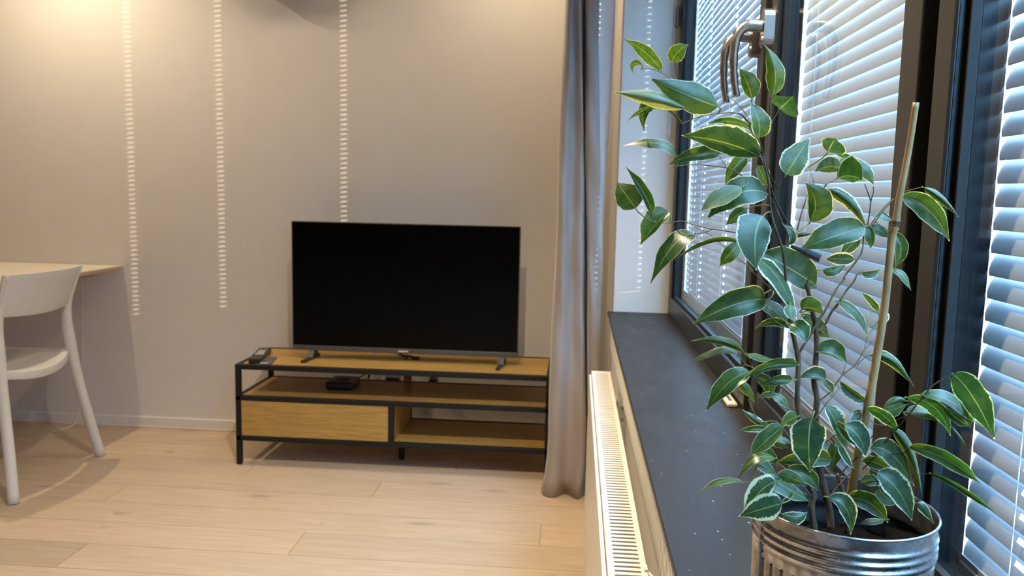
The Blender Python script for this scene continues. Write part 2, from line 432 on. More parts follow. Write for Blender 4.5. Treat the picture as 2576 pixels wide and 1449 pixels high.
# recessed black joints between the sashes, pale box lining outside the glass
struct('trim_5', MB().box(XF+.016, FD, 1.4861, 1.5369, ZS, 2.32), 'gasket')
struct('trim_6', MB().box(XF+.016, FD, .8031, .8379, ZS, 2.32), 'gasket')
mb = MB()
for y0, y1 in ((2.772, YR-.001), (1.444, 1.584), (.767, .885), (-.454, -.361)): mb.box(FD+.0072, .42, y0, y1, ZS-.009, 2.32)
for y0, y1 in ((1.584, 2.772), (.885, 1.444), (-.361, .767)): mb.box(FD+.0072, .42, y0, y1, ZS-.009, .748).box(FD+.0072, .42, y0, y1, 2.285, 2.32)
struct('trim_7', mb, 'lining')

def handle(win, y):
    x = XF
    e = MB()
    # escutcheon: rounded oblong plate on a darker base
    def oblong(x0, x1, hw, hh, zc):
        n = 10; pr = []
        for j in range(n+1):
            a = PI*j/n; pr.append((hw*math.cos(a), zc+hh-hw+hw*math.sin(a)))
        for j in range(n+1):
            a = PI+PI*j/n; pr.append((hw*math.cos(a), zc-hh+hw+hw*math.sin(a)))
        A = [e.bm.verts.new((x0, y+p, q)) for p, q in pr]; B = [e.bm.verts.new((x1, y+p, q)) for p, q in pr]
        k = len(pr)
        for j in range(k): e.bm.faces.new((A[j], A[(j+1) % k], B[(j+1) % k], B[j]))
        e.bm.faces.new(A); e.bm.faces.new(B[::-1])
    zc = 1.391
    oblong(x-.0190, x-.001, .0145, .034, zc)
    hd = e.build('handle', 'steel', win)
    l = MB()
    P = [(-.0195, .004), (-.034, .005), (-.046, .004), (-.0555, -.003), (-.0620, -.015), (-.0645, -.032), (-.0650, -.055), (-.0635, -.078), (-.0605, -.098), (-.0565, -.116)]
    P = [(x+a, y, zc+b) for a, b in P]
    C = catmull(P, 5); n = len(C); rr = []
    for i in range(n):
        t = i/(n-1); wv = .0005*math.sin(t*40) if t > .42 else 0
        th = .0105*(1-t)+.0058*t + wv
        rr.append((th if t > .22 else .0105, .0090))
    l.tube(C, rr, 14, up=(0, 0, 1)).build('lever', 'steel', hd, smooth=True)
    k = MB().tube([(x-.0215, y, zc-.021), (x-.0185, y, zc-.021)], .0095, 16).build('screw_cover', 'steel', hd)
    f = MB().box(x-.0008, x-.0001, y-.016, y+.016, zc-.036, zc+.036).build('backing_plate', 'darksteel', hd)
handle(W1, 1.561); handle(W2, 1.465)

# ------------------------------------------------------------------ venetian blinds outside the panes
PITCH, SW, TH = 0.0206, 0.0247, math.radians(79)
def slat_profile(s, TH=TH):          # s -1 (inner, low) .. 1 (outer, high): local x,z
    a = s*SW/2; crown = .0017*(1-s*s)
    return (a*math.cos(TH)-crown*math.sin(TH), a*math.sin(TH)+crown*math.cos(TH))
XB = 0.3785
def blind(label, ya, yb, holes, zlo, zph, tassel=None, hw=.0095, cords=None, th=TH, hk=(1, 1, 1, .55, .45)):
    root = thing('venetian_blind', label, 'blind', (XB, (ya+yb)/2, .755), 'venetian blinds in the three windows')
    sb = [-1, -.55, -.19, .19, .55, 1]
    ys = sorted(set([ya, ya+.004, yb-.004, yb] + [h+d*k for h, k in zip(holes, hk) for d in (-hw, hw)]))
    bm = bmesh.new(); V = []
    for y in ys:
        row = []
        for s in sb:
            x, z = slat_profile(s, th); yy = y
            if y == ya: yy = ya + .0035*abs(s)**3
            if y == yb: yy = yb - .0035*abs(s)**3
            row.append(bm.verts.new((x, yy-(ya+yb)/2, z)))
        V.append(row)
    for i in range(len(ys)-1):
        mid = (ys[i]+ys[i+1])/2; hole = any(abs(mid-h) < hw*k*.99 for h, k in zip(holes, hk))
        for j in range(len(sb)-1):
            if hole and j == 2: continue
            bm.faces.new((V[i][j], V[i][j+1], V[i+1][j+1], V[i+1][j]))
    me = bpy.data.meshes.new('slat'); bm.to_mesh(me); bm.free(); me.materials.append(M['slat'])
    for p in me.polygons: p.use_smooth = True
    z = zph; zmin = zlo
    while z > zlo: z -= PITCH
    z += PITCH; zend = z
    while z < 2.28:
        o = bpy.data.objects.new('slat', me); COL.objects.link(o); o.parent = root
        o.location = (0, 0, z - .755 + SW/2*math.sin(th)); z += PITCH
    # each ladder: two thin cords; bottom bar
    for h in (cords or holes):
        MB().tube([(XB-.0088, h+.004, .755), (XB-.0088, h+.004, 2.28)], .0006, 5).build('ladder_cord', 'cord', root)
    MB().box(XB-.008, XB+.008, ya+.004, yb-.002, .7490, zend-.0022, .002, 2).box(XB-.006, XB+.006, ya+.004, yb-.085 if tassel else yb-.002, zend-.0026, zend+.003).build('bottom_bar', 'slat', root)
    MB().box(XB-.013, XB+.013, ya, yb, 2.25, 2.283, .002).build('head_rail', 'slat', root)
    return root
B1 = blind('farthest white venetian blind, nearest the curtain and behind both window handles', 1.589, 2.7685, [1.789, 2.080, 2.473, 2.655, 2.731], .772, 1.2617, tassel=True)
B2 = blind('middle white venetian blind behind the upper stems of the fig', 0.890, 1.4405, [], .772, 1.3105, cords=[1.345, .96])
B3 = blind('nearest white venetian blind, wide slats cut by the right edge of the photo', -0.355, 0.7655, [.672, .12], .764, 1.2617, th=math.radians(70))
# pull cord with a white tassel, hanging in the far reveal from blind 1
tc = MB().tube([(.306, YR-.012, 1.335), (.3075, YR-.012, 1.75), (.309, YR-.012, 2.26)], .0010, 6).build('pull_cord', 'cord', B1)
MB().tube([(.306, YR-.012, 1.306), (.306, YR-.012, 1.312), (.306, YR-.012, 1.332), (.306, YR-.012, 1.338)], [.0030, .0042, .0034, .0018], 10).build('tassel', 'white', tc)
g = MB().box(.310, .322, YR-.018, YR-.001, 1.665, 1.730, .002).build('cord_guide', 'darksteel', B1)

# ------------------------------------------------------------------ radiator
rad = thing('radiator', 'cream panel radiator with a slotted top grille below the dark sill', 'radiator', (.085, 1.6, .1))
YA, YB = 0.62, 2.372
MB().box(.0505, .0575, YA, YB-.012, .10, .573, .003, 2).build('front_panel', 'radiator', rad)
MB().box(.1035, .1085, YA, YB-.012, .10, .560, .002).build('back_panel', 'radiator', rad)
mb = MB()
y = YA+.02
while y < YB-.03: mb.box(.0585, .1020, y, y+.012, .13, .552); y += .036
mb.build('convector_fin', 'radcore', rad, kind='stuff')
gr = MB().box(.0585, .0680, YA, YB, .566, .580, .0012).box(.1050, .1140, YA, YB, .566, .580, .0012).box(.0680, .1050, YB-.030, YB, .566, .580).box(.0680, .1050, YA, YA+.03, .566, .580)
gr = gr.build('grille_frame', 'radiator', rad)
MB().box(.0575, .1150, YB-.0035, YB+.0015, .11, .5805, .001).build('side_cover', 'radiator', rad)
bm0 = None; y = YB-.038
while y > YA+.035:
    if bm0 is None:
        o = MB().box(.0675, .1055, y-.0038, y+.0038, .5725, .5795).build('grille_bar', 'radiator', gr); bm0 = o; by = y
    else:
        o = bm0.copy(); COL.objects.link(o); o.location.y = bm0.location.y + (y-by)
    y -= .0138
mb = MB().box(.1142, .1382, 2.005, 2.008, .470, .596).box(.1142, .1165, 2.005, 2.060, .480, .585)
mb.tube([(.128, 2.0045, .575), (.128, 2.0015, .575)], .0035, 10).tube([(.128, 2.0045, .545), (.128, 2.0015, .545)], .0035, 10)
mb.build('wall_bracket', 'bracket', rad)
mb = MB().box(.1085, .1140, 1.085, 1.100, .5805, .5845, .001).hexa([(.1120, 1.085, .572), (.1375, 1.070, .555), (.1375, 1.082, .555), (.1120, 1.099, .572), (.1120, 1.085, .579), (.1375, 1.070, .562), (.1375, 1.082, .562), (.1120, 1.099, .579)])
mb.build('bracket_lever', 'white', rad)

# ------------------------------------------------------------------ curtain
def interp(a, b, t): return [(p[0]*(1-t)+q[0]*t, p[1]*(1-t)+q[1]*t) for p, q in zip(a, b)]
TOP = [(-.060, 2.985), (-.066, 2.945), (-.060, 2.888), (-.044, 2.866), (-.030, 2.888), (-.007, 2.872), (-.001, 2.915), (.003, 2.968), (.0055, 2.92), (.009, 2.872), (.032, 2.862), (.055, 2.866), (.0585, 2.885), (.080, 2.893), (.104, 2.902), (.111, 2.93), (.104, 2.955)]
BOT = [(-.074, 2.99), (-.083, 2.95), (-.077, 2.89), (-.044, 2.855), (.004, 2.880), (.052, 2.858), (.066, 2.92), (.073, 2.985), (.077, 2.93), (.080, 2.872), (.094, 2.862), (.106, 2.866), (.098, 2.90), (.084, 2.93), (.078, 2.95), (.088, 2.955), (.095, 2.965)]
rows = []
for i in range(37):
    z = 2.30*(1-i/36)**1.0 + .003
    t = max(0, min(1, (1.76-z)/1.71)) if z < 1.76 else max(-.25, (1.76-z)/1.71)
    pl = interp(TOP, BOT, t); sm = catmull([(x, y, 0) for x, y in pl], 5)
    f = max(0, 1-z/.22)**2
    row = []
    for j, p in enumerate(sm):
        u = j/(len(sm)-1)
        x, y = p.x, p.y
        y += .006*math.sin(9*z+u*9) + .004*math.sin(23*z+u*31)
        x += .003*math.sin(7*z+u*17)
        y -= f*.055*(.55+.45*math.sin(u*17+.6)); x -= f*(.012 if u < .4 else .002)+f*.008*math.sin(u*25)
        row.append((x, y, z))
    rows.append(row)
ks = 11*5+2      # past this column the fabric turns over and shows its pale lining
mb = MB(); mb.grid([q[:ks+1] for q in rows])
cur = mb.build('curtain', 'curtain', None, smooth=True)
cur['label'] = 'taupe grey floor-length curtain bunched in the corner beside the window'; cur['category'] = 'curtain'
mb = MB(); mb.grid([q[ks:] for q in rows]); lin = mb.build('lining', 'liningcloth', cur, smooth=True); lin['label'] = 'pale lining turned towards the window'
sm_ = cur.modifiers.new('thick', 'SOLIDIFY'); sm_.thickness = .0016

# ------------------------------------------------------------------ television bench
st = thing('tv_bench', 'low oak television bench in a black metal frame with one drawer', 'bench', (-.70, 3.2, 0))
XL, XR, YF, YK, TB = -1.324, -.077, 3.030, 3.392, .020
for (x0, y0) in ((XL, YF), (XR-TB, YF), (XL, YK-TB), (XR-TB, YK-TB)):
    MB().box(x0, x0+TB, y0, y0+TB, .003, .388, .0012).build('leg', 'black', st)
    MB().box(x0+.002, x0+TB-.002, y0+.002, y0+TB-.002, 0, .003).build('foot_pad', 'plastic', st)
def ring(name, z0, z1, xa=XL, xb=XR):
    mb = MB().box(xa, xb, YF, YF+TB, z0, z1, .0012).box(xa, xb, YK-TB, YK, z0, z1, .0012)
    mb.box(xa, xa+TB, YF+TB, YK-TB, z0, z1, .0012).box(xb-TB, xb, YF+TB, YK-TB, z0, z1, .0012)
    return mb.build(name, 'black', st)
ring('top_frame', .388, .408); ring('shelf_frame', .264, .282); ring('bottom_frame', .100, .119)
MB().box(-.709, -.689, YF, YF+TB, .119, .264, .0012).build('divider_post', 'black', st)
MB().box(-.709, -.689, YK-TB, YK, .119, .264, .0012).build('divider_post', 'black', st)
MB().box(XL+TB, XR-TB, YF+TB*.5, YK-TB*.5, .394, .4065).build('top_board', 'oak', st)
MB().box(XL+TB, XR-TB, YF+TB*.6, YK-TB, .266, .2805).build('shelf_board', 'oak', st)
MB().box(-.699, XR-TB, YF+TB*.6, YK-TB, .102, .1175).build('bottom_board', 'oak', st)
MB().box(-.707, -.691, YF+TB, YK-TB, .1175, .266).build('partition', 'oak', st)
dr = MB().box(XL+TB+.002, -.711, YF+.003, YF+.019, .1205, .2625, .001).build('drawer', 'oak', st)
MB().box(XL+TB+.012, -.722, YF+.019, YK-TB-.01, .124, .250).build('drawer_box', 'oak', dr)
MB().box(-.722, -.690, YK-TB+.004, YK-.004, .2805, .394).build('rear_support', 'oak', st)
MB().tube([(-.69, 3.19, 0), (-.69, 3.19, .006), (-.69, 3.19, .10)], [.010, .013, .013], 12).build('centre_foot', 'black', st)

# ------------------------------------------------------------------ television and the small things around it
tv = thing('television', 'black flat-screen television with a grey bottom bezel on splayed feet', 'television', (-.684, 3.21, .4085))
TX0, TX1, TY = -1.149, -.2195, 3.198
MB().box(TX0, TX1, TY+.002, TY+.022, .446, .969, .002).box(TX0+.09, TX1-.09, TY+.022, TY+.062, .452, .76, .008, 2).build('body', 'plastic', tv)
MB().box(TX0+.0035, TX1-.0035, TY, TY+.0022, .463, .9655).build('screen', 'screen', tv)
MB().box(TX0, TX1, TY-.003, TY+.018, .4415, .4618, .002, 2).build('bottom_bezel', 'chin', tv)
fr = MB().box(TX0, TX0+.003, TY-.001, TY+.018, .4618, .969).box(TX1-.003, TX1, TY-.001, TY+.018, .4618, .969).box(TX0+.003, TX1-.003, TY-.001, TY+.018, .966, .969)
fr.build('bezel_rim', 'chin', tv)
lg = MB(); x = -.708
for wd in (.0058, .0012, .0062, .0055, .0014, .0060, .0056): lg.box(x, x+wd, TY-.0042, TY-.003, .4475, .4545); x += wd+.0016
lg.build('maker_mark', 'white', tv)
MB().box(-.809, -.799, TY-.002, TY+.004, .4385, .4416).build('standby_light', 'purple', tv)
for sx, xx in ((-1, -1.076), (1, -.293)):
    mb = MB()
    mb.hexa([(xx-.006, 3.100, .4085), (xx+.008, 3.100, .4085), (xx+.022, 3.262, .4085), (xx+.008, 3.262, .4085),
             (xx-.006, 3.100, .417), (xx+.008, 3.100, .417), (xx+.022, 3.262, .419), (xx+.008, 3.262, .419)])
    mb.hexa([(xx-.002, 3.165, .415), (xx+.019, 3.165, .415), (xx+.024, 3.232, .415), (xx+.003, 3.232, .415),
             (xx-.005, 3.200, .445), (xx+.020, 3.200, .445), (xx+.024, 3.222, .445), (xx-.001, 3.222, .445)])
    mb.build('foot', 'footgrey', tv)
def cable(name, pts, r, mt, label=None, parent=None):
    o = MB().tube(catmull(pts, 6), r, 7).build(name, mt, parent, smooth=True)
    if label: o['label'] = label; o['category'] = 'cable'
    return o
bun = thing('cable_bundle', 'knot of black cables lying on the bench under the television', 'cable', (-.70, 3.28, 0.4080))
cable('loop', [(-.775, 3.37, 0.4280), (-.745, 3.33, 0.4220), (-.715, 3.30, 0.4150), (-.69, 3.285, 0.4140), (-.668, 3.275, 0.4150), (-.648, 3.262, 0.4130), (-.632, 3.255, 0.4120)], .0042, 'plastic', parent=bun)
cable('loop', [(-.735, 3.34, 0.4130), (-.705, 3.30, 0.4120), (-.688, 3.262, 0.4120), (-.68, 3.25, 0.4120)], .0035, 'plastic', parent=bun)
cable('loop', [(-.70, 3.30, 0.4190), (-.675, 3.30, 0.4240), (-.655, 3.32, 0.4240), (-.640, 3.345, 0.4310)], .0022, 'plastic', parent=bun)
MB().box(-.664, -.632, 3.247, 3.261, 0.4085, 0.4190, .002).build('plug', 'plastic', bun)

rc = thing('remote_control', 'black television remote with white buttons at the left end of the bench', 'remote', (-1.297, 3.21, 0.4085))
def slab(pts, z0, z1): return [(x, y, z0) for x, y in pts]+[(x, y, z1) for x, y in pts]
ra = Vector((-1.2545, 3.0577)); rb = Vector((-1.3009, 3.2916)); rd = (rb-ra).normalized(); rn = Vector((rd.y, -rd.x))
def rp(a, b): q = ra + rd*a + rn*b; return (q.x, q.y)
MB().hexa(slab([rp(0, -.024), rp(0, .024), rp(.235, .024), rp(.235, -.024)], 0.4090, 0.4265)).build('body', 'plastic', rc)
mb = MB()
for j in range(16):
    a, a2 = 2*PI*j/16, 2*PI*(j+1)/16
    q = [(.150+.016*math.cos(t)*1.0, .015*math.sin(t)) for t in (a, a2)] + [(.150+.010*math.cos(t), .009*math.sin(t)) for t in (a2, a)]
    mb.hexa(slab([rp(*p) for p in q], 0.4265, 0.4277))
mb.build('ring_button', 'white', rc)
for r_, ys in ((.105, (-.012, 0, .012)), (.118, (-.012, 0, .012)), (.092, (-.012, 0, .012)), (.190, (-.010, .010))):
    for c_ in ys:
        MB().hexa(slab([rp(r_-.003, c_-.0045), rp(r_-.003, c_+.0045), rp(r_+.003, c_+.0045), rp(r_+.003, c_-.0045)], 0.4265, 0.4275)).build('button', 'white', rc)
r2 = thing('slim_remote', 'thin dark grey card remote lying beside the black remote', 'remote', (-1.230, 3.14, 0.4085))
ra = Vector((-1.2061, 3.0390)); rb = Vector((-1.2288, 3.1712)); rd = (rb-ra).normalized(); rn = Vector((rd.y, -rd.x))
MB().hexa(slab([rp(0, -.021), rp(0, .021), rp(.135, .021), rp(.135, -.021)], 0.4085, 0.4135)).build('body', 'greycard', r2)
for i in range(7):
    for j in range(3):
        MB().hexa(slab([rp(.028+i*.015, -.017+j*.0125), rp(.028+i*.015, -.008+j*.0125), rp(.037+i*.015, -.008+j*.0125), rp(.037+i*.015, -.017+j*.0125)], 0.4135, 0.4141)).build('button', 'chin', r2)
mb = MB()
for c_ in (-.018, -.003): mb.hexa(slab([rp(.004, c_), rp(.004, c_+.013), rp(.012, c_+.013), rp(.012, c_)], 0.4135, 0.4141))
mb.build('end_label', 'white', r2)

sb_ = thing('set_top_box', 'small black rounded set-top box on the middle shelf', 'box', (-.955, 3.24, .282))
mb = MB().box(-1.008, -.892, 3.175, 3.305, .2835, .316, .010, 3); mb.build('housing', 'plastic', sb_, smooth=False)
MB().lathe([(0.001, .3175), (.030, .3172), (.034, .316)], (-.95, 3.24), 24)[0].build('top_disc', 'black', sb_, smooth=True)
MB().box(-1.0, -.90, 3.185, 3.295, .2815, .2835).build('base', 'black', sb_)
cable('box_cable', [(-.905, 3.305, .305), (-.885, 3.34, .315), (-.86, 3.36, .322), (-.84, 3.375, .318), (-.80, 3.42, .322), (-.77, 3.44, .315)], .0025, 'plastic', 'black cable running back from the set-top box')
cable('power_cable', [(-.875, 3.36, .292), (-.872, 3.362, .30), (-.868, 3.366, .325), (-.86, 3.40, .36), (-.85, 3.43, .36)], .0045, 'plastic', 'short thick black plug lead behind the set-top box')
ps = thing('power_strip', 'white power strip on the wall behind the bench', 'power strip', (-.77, 3.45, .29))
MB().box(-.815, -.742, 3.412, 3.462, .245, .303, .004, 2).build('housing', 'white', ps)
MB().box(-.808, -.749, 3.4105, 3.4122, .250, .288).build('socket_plate', 'chin', ps)
pg = thing('wall_plug', 'black plug and lead in the wall behind the right half of the bench', 'plug', (-.60, 3.44, .27))
MB().box(-.622, -.588, 3.418, 3.463, .256, .288, .005, 2).build('plug_body', 'plastic', pg)
cable('lead', [(-.605, 3.425, .286), (-.612, 3.424, .305), (-.625, 3.428, .335), (-.628, 3.434, .37)], .0035, 'plastic', parent=pg)
for i, (x0, s_) in enumerate(((-.905, 1), (-.855, -1), (-.66, 1))):
    cable('wall_lead', [(x0, 3.458, .36), (x0+.012*s_, 3.456, .32), (x0+.02*s_, 3.455, .27), (x0+.006*s_, 3.455, .20), (x0-.01*s_, 3.457, .08)], .0022, 'cord',
          ['pale lead hanging on the wall left of the power strip', 'pale lead on the wall just left of the white power strip', 'pale lead hanging on the wall left of the black plug'][i])

# ------------------------------------------------------------------ desk
dk = thing('desk', 'pale birch wall desk with a angled end above the white chair', 'desk', (-3.0, 3.0, 0))
DX, DY = -2.020, 2.46
mb = MB()
mb.hexa([(-4.15, DY+.05, .712), (DX-.055, DY+.05, .712), (DX-.055, D-.003, .712), (-4.15, D-.003, .712),
         (-4.15, DY, .737), (DX, DY, .737), (DX, D-.003, .737), (-4.15, D-.003, .737)])
mb.hexa([(-4.15, DY, .737), (DX, DY, .737), (DX, D-.003, .737), (-4.15, D-.003, .737),
         (-4.15, DY, .741), (DX, DY, .741), (DX, D-.003, .741), (-4.15, D-.003, .741)])
mb.build('tabletop', 'desk', dk)
MB().hexa([(-2.75, 3.40, .665), (-2.165, 3.40, .690), (-2.165, D-.003, .690), (-2.75, D-.003, .665), (-2.75, 3.40, .712), (-2.14, 3.40, .712), (-2.14, D-.003, .712), (-2.75, D-.003, .712)]).build('wall_bracket', 'oak', dk)
for yy in (2.6, 3.3): MB().box(-4.06, -4.01, yy, yy+.05, 0, .712, .004).build('leg', 'desk', dk)
cable('cable', [(-2.213, 3.455, .69), (-2.216, 3.456, .5), (-2.226, 3.456, .30), (-2.24, 3.452, .12), (-2.25, 3.445, .055), (-2.253, 3.435, .02), (-2.262, 3.40, .004), (-2.30, 3.32, .0035)], .0022, 'cord', parent=dk)  # pale tube added to draw a thin bright streak down wall and floor

# ------------------------------------------------------------------ chair
ch = thing('chair', 'white moulded chair with a wide curved back tucked at the desk', 'chair', (-2.13, 2.8, 0))
def post(s):   # s=-1 near (y small), +1 far
    yc = 2.795
    ys = [(0, .257, -1.904), (.16, .232, -1.930), (.32, .212, -1.955), (.45, .200, -1.972), (.54, .193, -1.980), (.63, .190, -1.976), (.70, .193, -1.955), (.785, .205, -1.924)]
    return [(x, yc+s*dy, z) for z, dy, x in ys]
for s in (-1, 1):
    C = catmull(post(s), 4); n = len(C)
    rr = []
    for p in C:
        z = p.z; r = .0195 if z < .40 else .0195+.003*math.exp(-((z-.5)/.08)**2)
        if z > .56: r = .0195-(z-.56)/.225*.010
        rr.append((r, r*.92))
    MB().tube(C, rr, 14).build('back_leg', 'chair', ch, smooth=True)
    MB().tube([(-1.904, 2.795+s*.257, 0.0), (-1.9043, 2.795+s*.257, .004)], .0175, 14).build('foot_pad', 'greycard', ch)
    fl_ = catmull([(-2.42, 2.795+s*.245, 0), (-2.40, 2.795+s*.222, .22), (-2.385, 2.795+s*.205, .43)], 4)
    MB().tube(fl_, [.016+.003*i/8 for i in range(9)], 12).build('front_leg', 'chair', ch, smooth=True)
# backrest shell, bowed backwards
def shell(fn, ns, nt, th, name):
    mb = MB(); A = [[fn(i/ns*2-1, j/nt, 0) for i in range(ns+1)] for j in range(nt+1)]
    B = [[fn(i/ns*2-1, j/nt, th) for i in range(ns+1)] for j in range(nt+1)]
    VA = mb.grid(A); VB = mb.grid(B)
    for j in range(nt):
        mb.bm.faces.new((VA[j][0], VA[j+1][0], VB[j+1][0], VB[j][0])); mb.bm.faces.new((VA[j][-1], VA[j+1][-1], VB[j+1][-1], VB[j][-1]))
    for i in range(ns):
        mb.bm.faces.new((VA[0][i], VA[0][i+1], VB[0][i+1], VB[0][i])); mb.bm.faces.new((VA[-1][i], VA[-1][i+1], VB[-1][i+1], VB[-1][i]))
    o = mb.build(name, 'chair', ch, smooth=True)
    bv = o.modifiers.new('edge', 'BEVEL'); bv.width = .003; bv.segments = 2; bv.limit_method = 'ANGLE'; bv.angle_limit = 1.0
    return o
def backf(s, t, d):
    z = .628 + .165*t + (.010*(1-t) - .006*t)*(s*s)*(1) - .006*(1-s*s)*t
    xp = -1.976 + .052*max(0, (z-.63)/.155)
    hw = .200 + .018*t
    return (xp + .046*(1-s*s) - .012 + d*1.0, 2.795+s*hw, z)
shell(backf, 20, 6, .012, 'backrest')
def seatf(s, t, d):   # t 0 rear .. 1 front
    xr = -1.985 + .052*(1-s*s)
    x = xr*(1-t) + (-2.43+.02*s*s)*t
    z = .455 - .030*(1-s*s)*(1-.5*t) - .008*math.sin(PI*t) + (.012 if t > .9 else 0)*0
    return (x, 2.795+s*(.205+.02*math.sin(PI*t)), z - d*(1+1.5*(1-t)**8))
shell(seatf, 20, 12, .013, 'seat')
for s in (-1, 1):
    MB().tube([(-1.972, 2.795+s*.196, .452), (-2.02, 2.795+s*.192, .436), (-2.20, 2.795+s*.196, .424), (-2.386, 2.795+s*.205, .424)], [.012, .013, .012, .012], 10).build('side_rail', 'chair', ch, smooth=True)

# ------------------------------------------------------------------ little bar lying on the sill
sbp = thing('sill_bar', 'small cream plastic bar lying on the dark sill against the frame', 'bar', (.313, 1.62, ZS))
mb = MB().box(.3035, .3240, 1.566, 1.72, ZS+.0003, ZS+.009, .003, 3); mb.build('body', 'cream', sbp)
MB().box(.3105, .3165, 1.588, 1.71, ZS+.009, ZS+.0098).build('groove', 'darksteel', sbp)

# ------------------------------------------------------------------ potted fig
PX, PY, PZ = .2079, .608, .8715
RO = .0655
fig = thing('potted_fig', 'variegated weeping fig in a ribbed galvanised metal pot on the sill', 'plant', (PX, PY, ZS))
def ridge(z):   # hoops under the rim
    q = PZ - z; v = 0
    for c_ in (.0128, .0190, .0250): v += .0015*math.exp(-((q-c_)/.0019)**2)
    return v
prof = [(RO-.012, ZS+.0008), (RO-.006, ZS+.0008), (RO-.004, ZS+.004)]
zz = ZS+.012
while zz < PZ-.0300: prof.append((RO-.004+.003*(zz-ZS)/.15, zz)); zz += .0028
for i in range(40): prof.append((RO-.0012+ridge(PZ-.0300+.0300*i/40), PZ-.0300+.0300*i/40))
prof += [(RO+.0006, PZ-.0008), (RO+.0004, PZ+.0004), (RO-.0010, PZ+.0004)]
NF = 38
def flute(a, z):
    q = PZ-.0305-z
    if q < 0: return 0
    f = min(1, q/.009); f = f*f*(3-2*f)
    return -.0023*f*(0.5-0.5*math.cos(a*NF))
mb, rings = MB().lathe(prof, (PX, PY), NF*10, flute)
mb.bm.faces.new(rings[0][::-1])
pot = mb.build('pot', 'galv', fig, smooth=True)
mb, _ = MB().lathe([(RO-.0012, PZ+.0003), (RO-.0022, PZ-.0008), (RO-.0022, PZ-.020), (RO-.0034, PZ-.022), (RO-.0022, PZ-.024), (RO-.0022, PZ-.030), (RO-.0034, PZ-.032), (RO-.003, PZ-.060)], (PX, PY), 64)
mb.build('pot_inside', 'galvin', pot, smooth=True)
a = math.radians(193); 
mb = MB().tube([(PX+(RO-.0007)*math.cos(a), PY+(RO-.0007)*math.sin(a), z) for z in (ZS+.01, ZS+.05, ZS+.10, PZ-.002)], .0013, 6); mb.build('seam', 'galv', pot)
mb = MB(); P = []
for i in range(9):
    r = (RO-.0026)*i/8
    P.append([(PX+r*math.cos(2*PI*j/40), PY+r*math.sin(2*PI*j/40), PZ-.036+.006*math.sin(j*1.7+i*2.3)*.5*(i < 8)-.004*(i/8)**2) for j in range(41)])
mb.grid(P); bmesh.ops.remove_doubles(mb.bm, verts=mb.bm.verts, dist=.0001); mb.build('soil', 'soil', fig, smooth=True)

